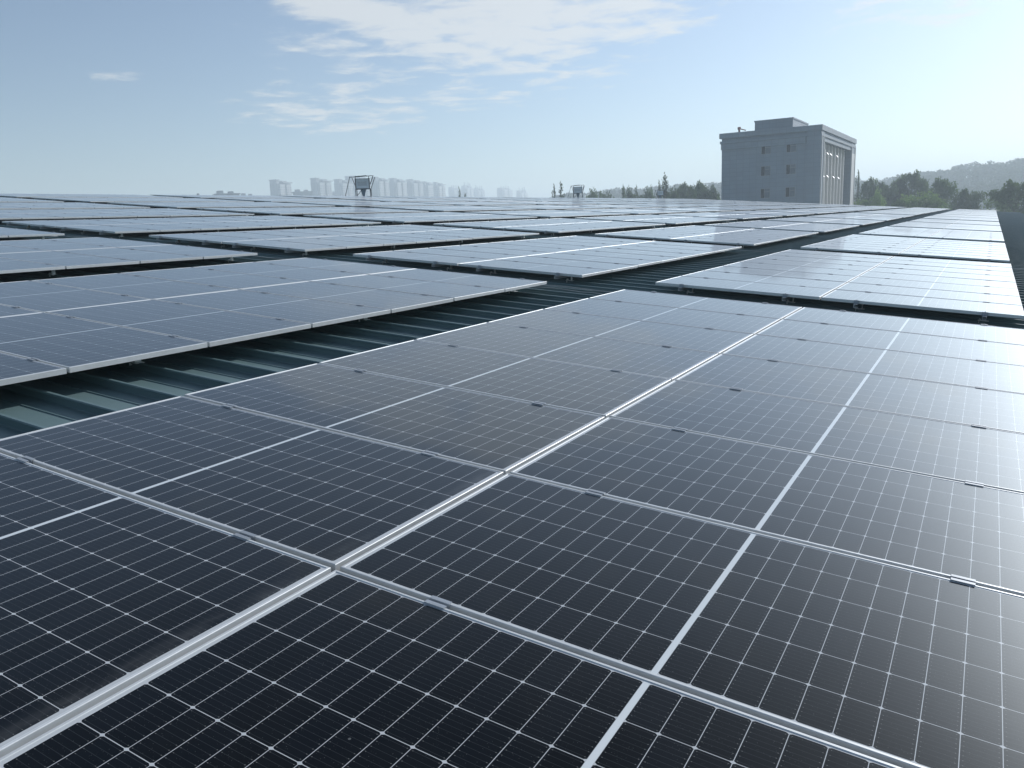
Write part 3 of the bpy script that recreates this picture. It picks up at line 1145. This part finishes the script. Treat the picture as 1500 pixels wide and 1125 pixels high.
def lowblock(x0, x1, top, dist, label):
    pc = bearing((x0 + x1) / 2, top, dist)
    W = (x1 - x0) * dist / FPX
    e = empty('low_building', (pc.x, pc.y, GZ), (0, 0, -math.atan2(pc.x - CAM.x, pc.y - CAM.y) + R(8)))
    tag(e, label, 'building', 'low buildings on the horizon')
    H = pc.z - GZ
    b = MB(); b.box(-W / 2, W / 2, -8, 8, 0, H); b.build('wall', M_TW, e)
    b = MB(); b.box(-W / 2 - 1, W / 2 + 1, -9, 9, H + .01, H + .8)
    b.box(-W * .4, -W * .15, -4, 4, H + .81, H + 3.2); b.box(W * .1, W * .3, -4, 4, H + .81, H + 2.6)
    b.build('roof', M_TW, e)
    b = MB()
    n = int(W / 4)
    for f in range(int(H / 3.2)):
        for k in range(n):
            xx = -W / 2 + (k + .5) * W / n
            b.box(xx - 1, xx + 1, -8.05, -8.003, f * 3.2 + .9, f * 3.2 + 2.5)
    tag(b.build('window_rows', M_TG, e), kind='stuff')


lowblock(431, 455, 282, 900, 'low wide block between the first and second tower')
lowblock(484, 491, 283, 1200, 'small low block tucked right of the second tower')
lowblock(317, 346, 285.5, 700, 'low building left of the first tower, with plant boxes on its roof')
lowblock(353, 372, 288.5, 800, 'lowest flat building between the low block and the first tower')
# small lattice mast on the left horizon
pm = bearing(290, 283.5, 600)
e = empty('lattice_mast', (pm.x, pm.y, GZ))
tag(e, 'small pointed lattice mast on the left horizon', 'mast')
b = MB()
h = pm.z - GZ
for s_ in ((-1, -1), (1, -1), (1, 1), (-1, 1)):
    b.bar((s_[0] * 3.0, s_[1] * 3.0, h - 5.5), (0, 0, h), 0.35)
b.bar((0, 0, 0), (0, 0, h), 1.2)
b.build('frame', M_STEEL, e)
b = MB()
for i in range(3):
    zz_ = h - 5 + i * 1.7
    rr = 3.0 * (h - zz_) / 5.5
    b.bar((-rr, -rr, zz_), (rr, -rr, zz_), 0.25)
    b.bar((rr, -rr, zz_), (rr, rr, zz_), 0.25)
b.build('cross_brace', M_STEEL, e)

# ------------------------------------------------------------------ trees
G1 = 'trees beyond the far left of the grey block'
for px, tp, wd, D_, kd, tn, lb in (
        (672, 283, 9, 120, 'shrub', 'dark', 'slightly larger of two dark treetops showing over the ridge below the faint towers'),
        (681, 285, 8, 120, 'shrub', 'dark', 'dark treetop just over the ridge, smaller of two'),
        (797, 286.5, 22, 170, 'shrub', 'dark', 'low dark bush line top left of the poplars'),
        (811, 273, 7, 190, 'poplar', 'dark', 'short slim poplar, left of the pair by the middle cooler'),
        (822, 267.5, 11, 190, 'poplar', 'dark', 'taller poplar left of the middle cooler'),
        (833, 278, 12, 210, 'shrub', 'dark', 'tree half hidden behind the middle cooler'),
        (868, 279, 24, 230, 'shrub', 'mid', 'bushy young tree first to the right of the middle cooler'),
        (890, 281, 14, 240, 'shrub', 'dark', 'small dark tree between two bushier ones right of the middle cooler'),
        (914, 275, 12, 220, 'poplar', 'mid', 'spiky young poplar, left end of a dense clump'),
        (923, 277, 18, 215, 'shrub', 'mid', 'green bushy tree in the dense clump left of the smallest cooler'),
        (932, 273, 8, 220, 'poplar', 'mid', 'thin poplar rising out of the dense clump'),
        (941, 276, 16, 215, 'shrub', 'dark', 'dark bushy tree in the clump nearer the smallest cooler'),
        (953, 276, 14, 225, 'shrub', 'mid', 'bushy tree directly left of the smallest cooler'),
        (965, 266, 9, 200, 'poplar', 'dark', 'poplar rising behind the smallest cooler'),
        (975, 258.5, 13, 205, 'poplar', 'dark', 'tallest poplar, right beside the smallest cooler'),
        (989, 277, 16, 215, 'shrub', 'dark', 'low dark tree right of the tallest poplar'),
        (1005, 269.5, 26, 230, 'broad', 'mid', 'round broadleaf tree midway between poplar and grey block'),
        (1024, 267.5, 22, 230, 'broad', 'mid', 'round broadleaf tree second from the grey block'),
        (1043, 273, 20, 250, 'broad', 'mid', 'tree close against the left edge of the grey block'),
        (879, 280.5, 20, 245, 'shrub', 'mid', 'low green tree in the sparse stretch right of the middle cooler'),
        (901, 279, 22, 240, 'shrub', 'mid', 'rounded low tree just before the dense clump begins'),
        (948, 278, 18, 230, 'shrub', 'dark', 'low dark tree filling the gap left of the smallest cooler'),
        (982, 276, 18, 225, 'shrub', 'mid', 'green tree at the foot of the tallest poplar'),
        (996, 273, 18, 235, 'broad', 'dark', 'dark tree between the low one and the round broadleaf tree'),
        (1014, 274, 20, 220, 'shrub', 'mid', 'lower tree between the two round broadleaf trees'),
        (1034, 275, 20, 225, 'shrub', 'dark', 'lower dark tree third from the grey block'),
        (1051, 277, 14, 235, 'shrub', 'light', 'light green treetop wedged against the grey block')):
    tree(px, tp, wd, D_, kd, tn, lb, G1)
G2 = 'trees beyond the right end of the roof'
for px, tp, wd, D_, kd, tn, lb in (
        (1257, 252, 6, 225, 'poplar', 'dark', 'slim dark poplar touching the right edge of the grey block'),
        (1273, 262, 28, 215, 'broad', 'mid', 'broad tree first to the right of the grey block'),
        (1265, 283, 24, 185, 'shrub', 'light', 'low light green shrubby tree at the foot of the grey block'),
        (1285, 279, 18, 190, 'shrub', 'light', 'small yellow-green tree second from the grey block'),
        (1298, 268, 28, 215, 'broad', 'dark', 'dark tree left of the tallest tree at right'),
        (1318, 263, 26, 220, 'broad', 'dark', 'dark tree touching the tallest tree at right'),
        (1334, 254, 34, 225, 'broad', 'mid', 'tallest broadleaf tree right of the grey block'),
        (1352, 281, 44, 185, 'shrub', 'light', 'wide light green shrubby tree in front of the tallest tree'),
        (1322, 284, 26, 185, 'shrub', 'mid', 'low green tree in front, left of the wide light green one'),
        (1354, 266, 16, 225, 'broad', 'mid', 'narrow tree between the two tall ones at right'),
        (1379, 262.5, 32, 210, 'broad', 'mid', 'full round tree in the middle of the right tree line'),
        (1398, 288, 16, 200, 'shrub', 'light', 'small light shrub between two round trees'),
        (1419, 278, 32, 200, 'broad', 'mid', 'lower round tree left of the gap to the hill'),
        (1470, 284, 24, 190, 'shrub', 'light', 'light green tree just right of the gap to the hill'),
        (1490, 267, 44, 180, 'broad', 'mid', 'large tree cut by the right edge of the picture')):
    tree(px, tp, wd, D_, kd, tn, lb, G2)
L_FAR = leaf_mat('woodland_leaves', (0.03, 0.047, 0.022), (0.05, 0.075, 0.032))
# the woods on the hill: one mass
wood = MB()
rw = random.Random(3)
for i in range(1500):
    a = rw.uniform(-33, 9)
    d = rw.uniform(640, 830) if rw.random() < 0.8 else rw.uniform(470, 640)
    p = Vector((CAM.x + d * math.sin(R(a)), CAM.y + d * math.cos(R(a)), hill_h(a, d)))
    r = rw.uniform(3.0, 5.5)
    hh = rw.uniform(6.5, 11.5)
    for _ in range(95):
        q = Vector((rw.gauss(0, 1), rw.gauss(0, 1), rw.gauss(0, 1))).normalized() * rw.uniform(0.75, 1.1)
        leaf(wood, p + Vector((q.x * r, q.y * r, hh - r * .8 + q.z * r * .9)), rw.uniform(0.7, 1.3), rw, 0.5)
tag(wood.build('far_woods', L_FAR), kind='stuff')

# ------------------------------------------------------------------ haze
hz_ = MB()
hz_.box(-3200, 1200, -200, 2800, GZ - 1.2, 84)
m = bpy.data.materials.new('haze_air')
m.use_nodes = True
t = m.node_tree
for n in list(t.nodes):
    t.nodes.remove(n)
pv = N(t, 'ShaderNodeVolumePrincipled')
pv.inputs['Color'].default_value = (0.80, 0.92, 1.0, 1)
pv.inputs['Density'].default_value = 0.0009
pv.inputs['Anisotropy'].default_value = 0.22
ou = N(t, 'ShaderNodeOutputMaterial')
t.links.new(pv.outputs[0], ou.inputs['Volume'])
ho = hz_.build('haze', m)
tag(ho, kind='stuff')
scene.cycles.volume_bounces = 1
scene.cycles.max_bounces = 8
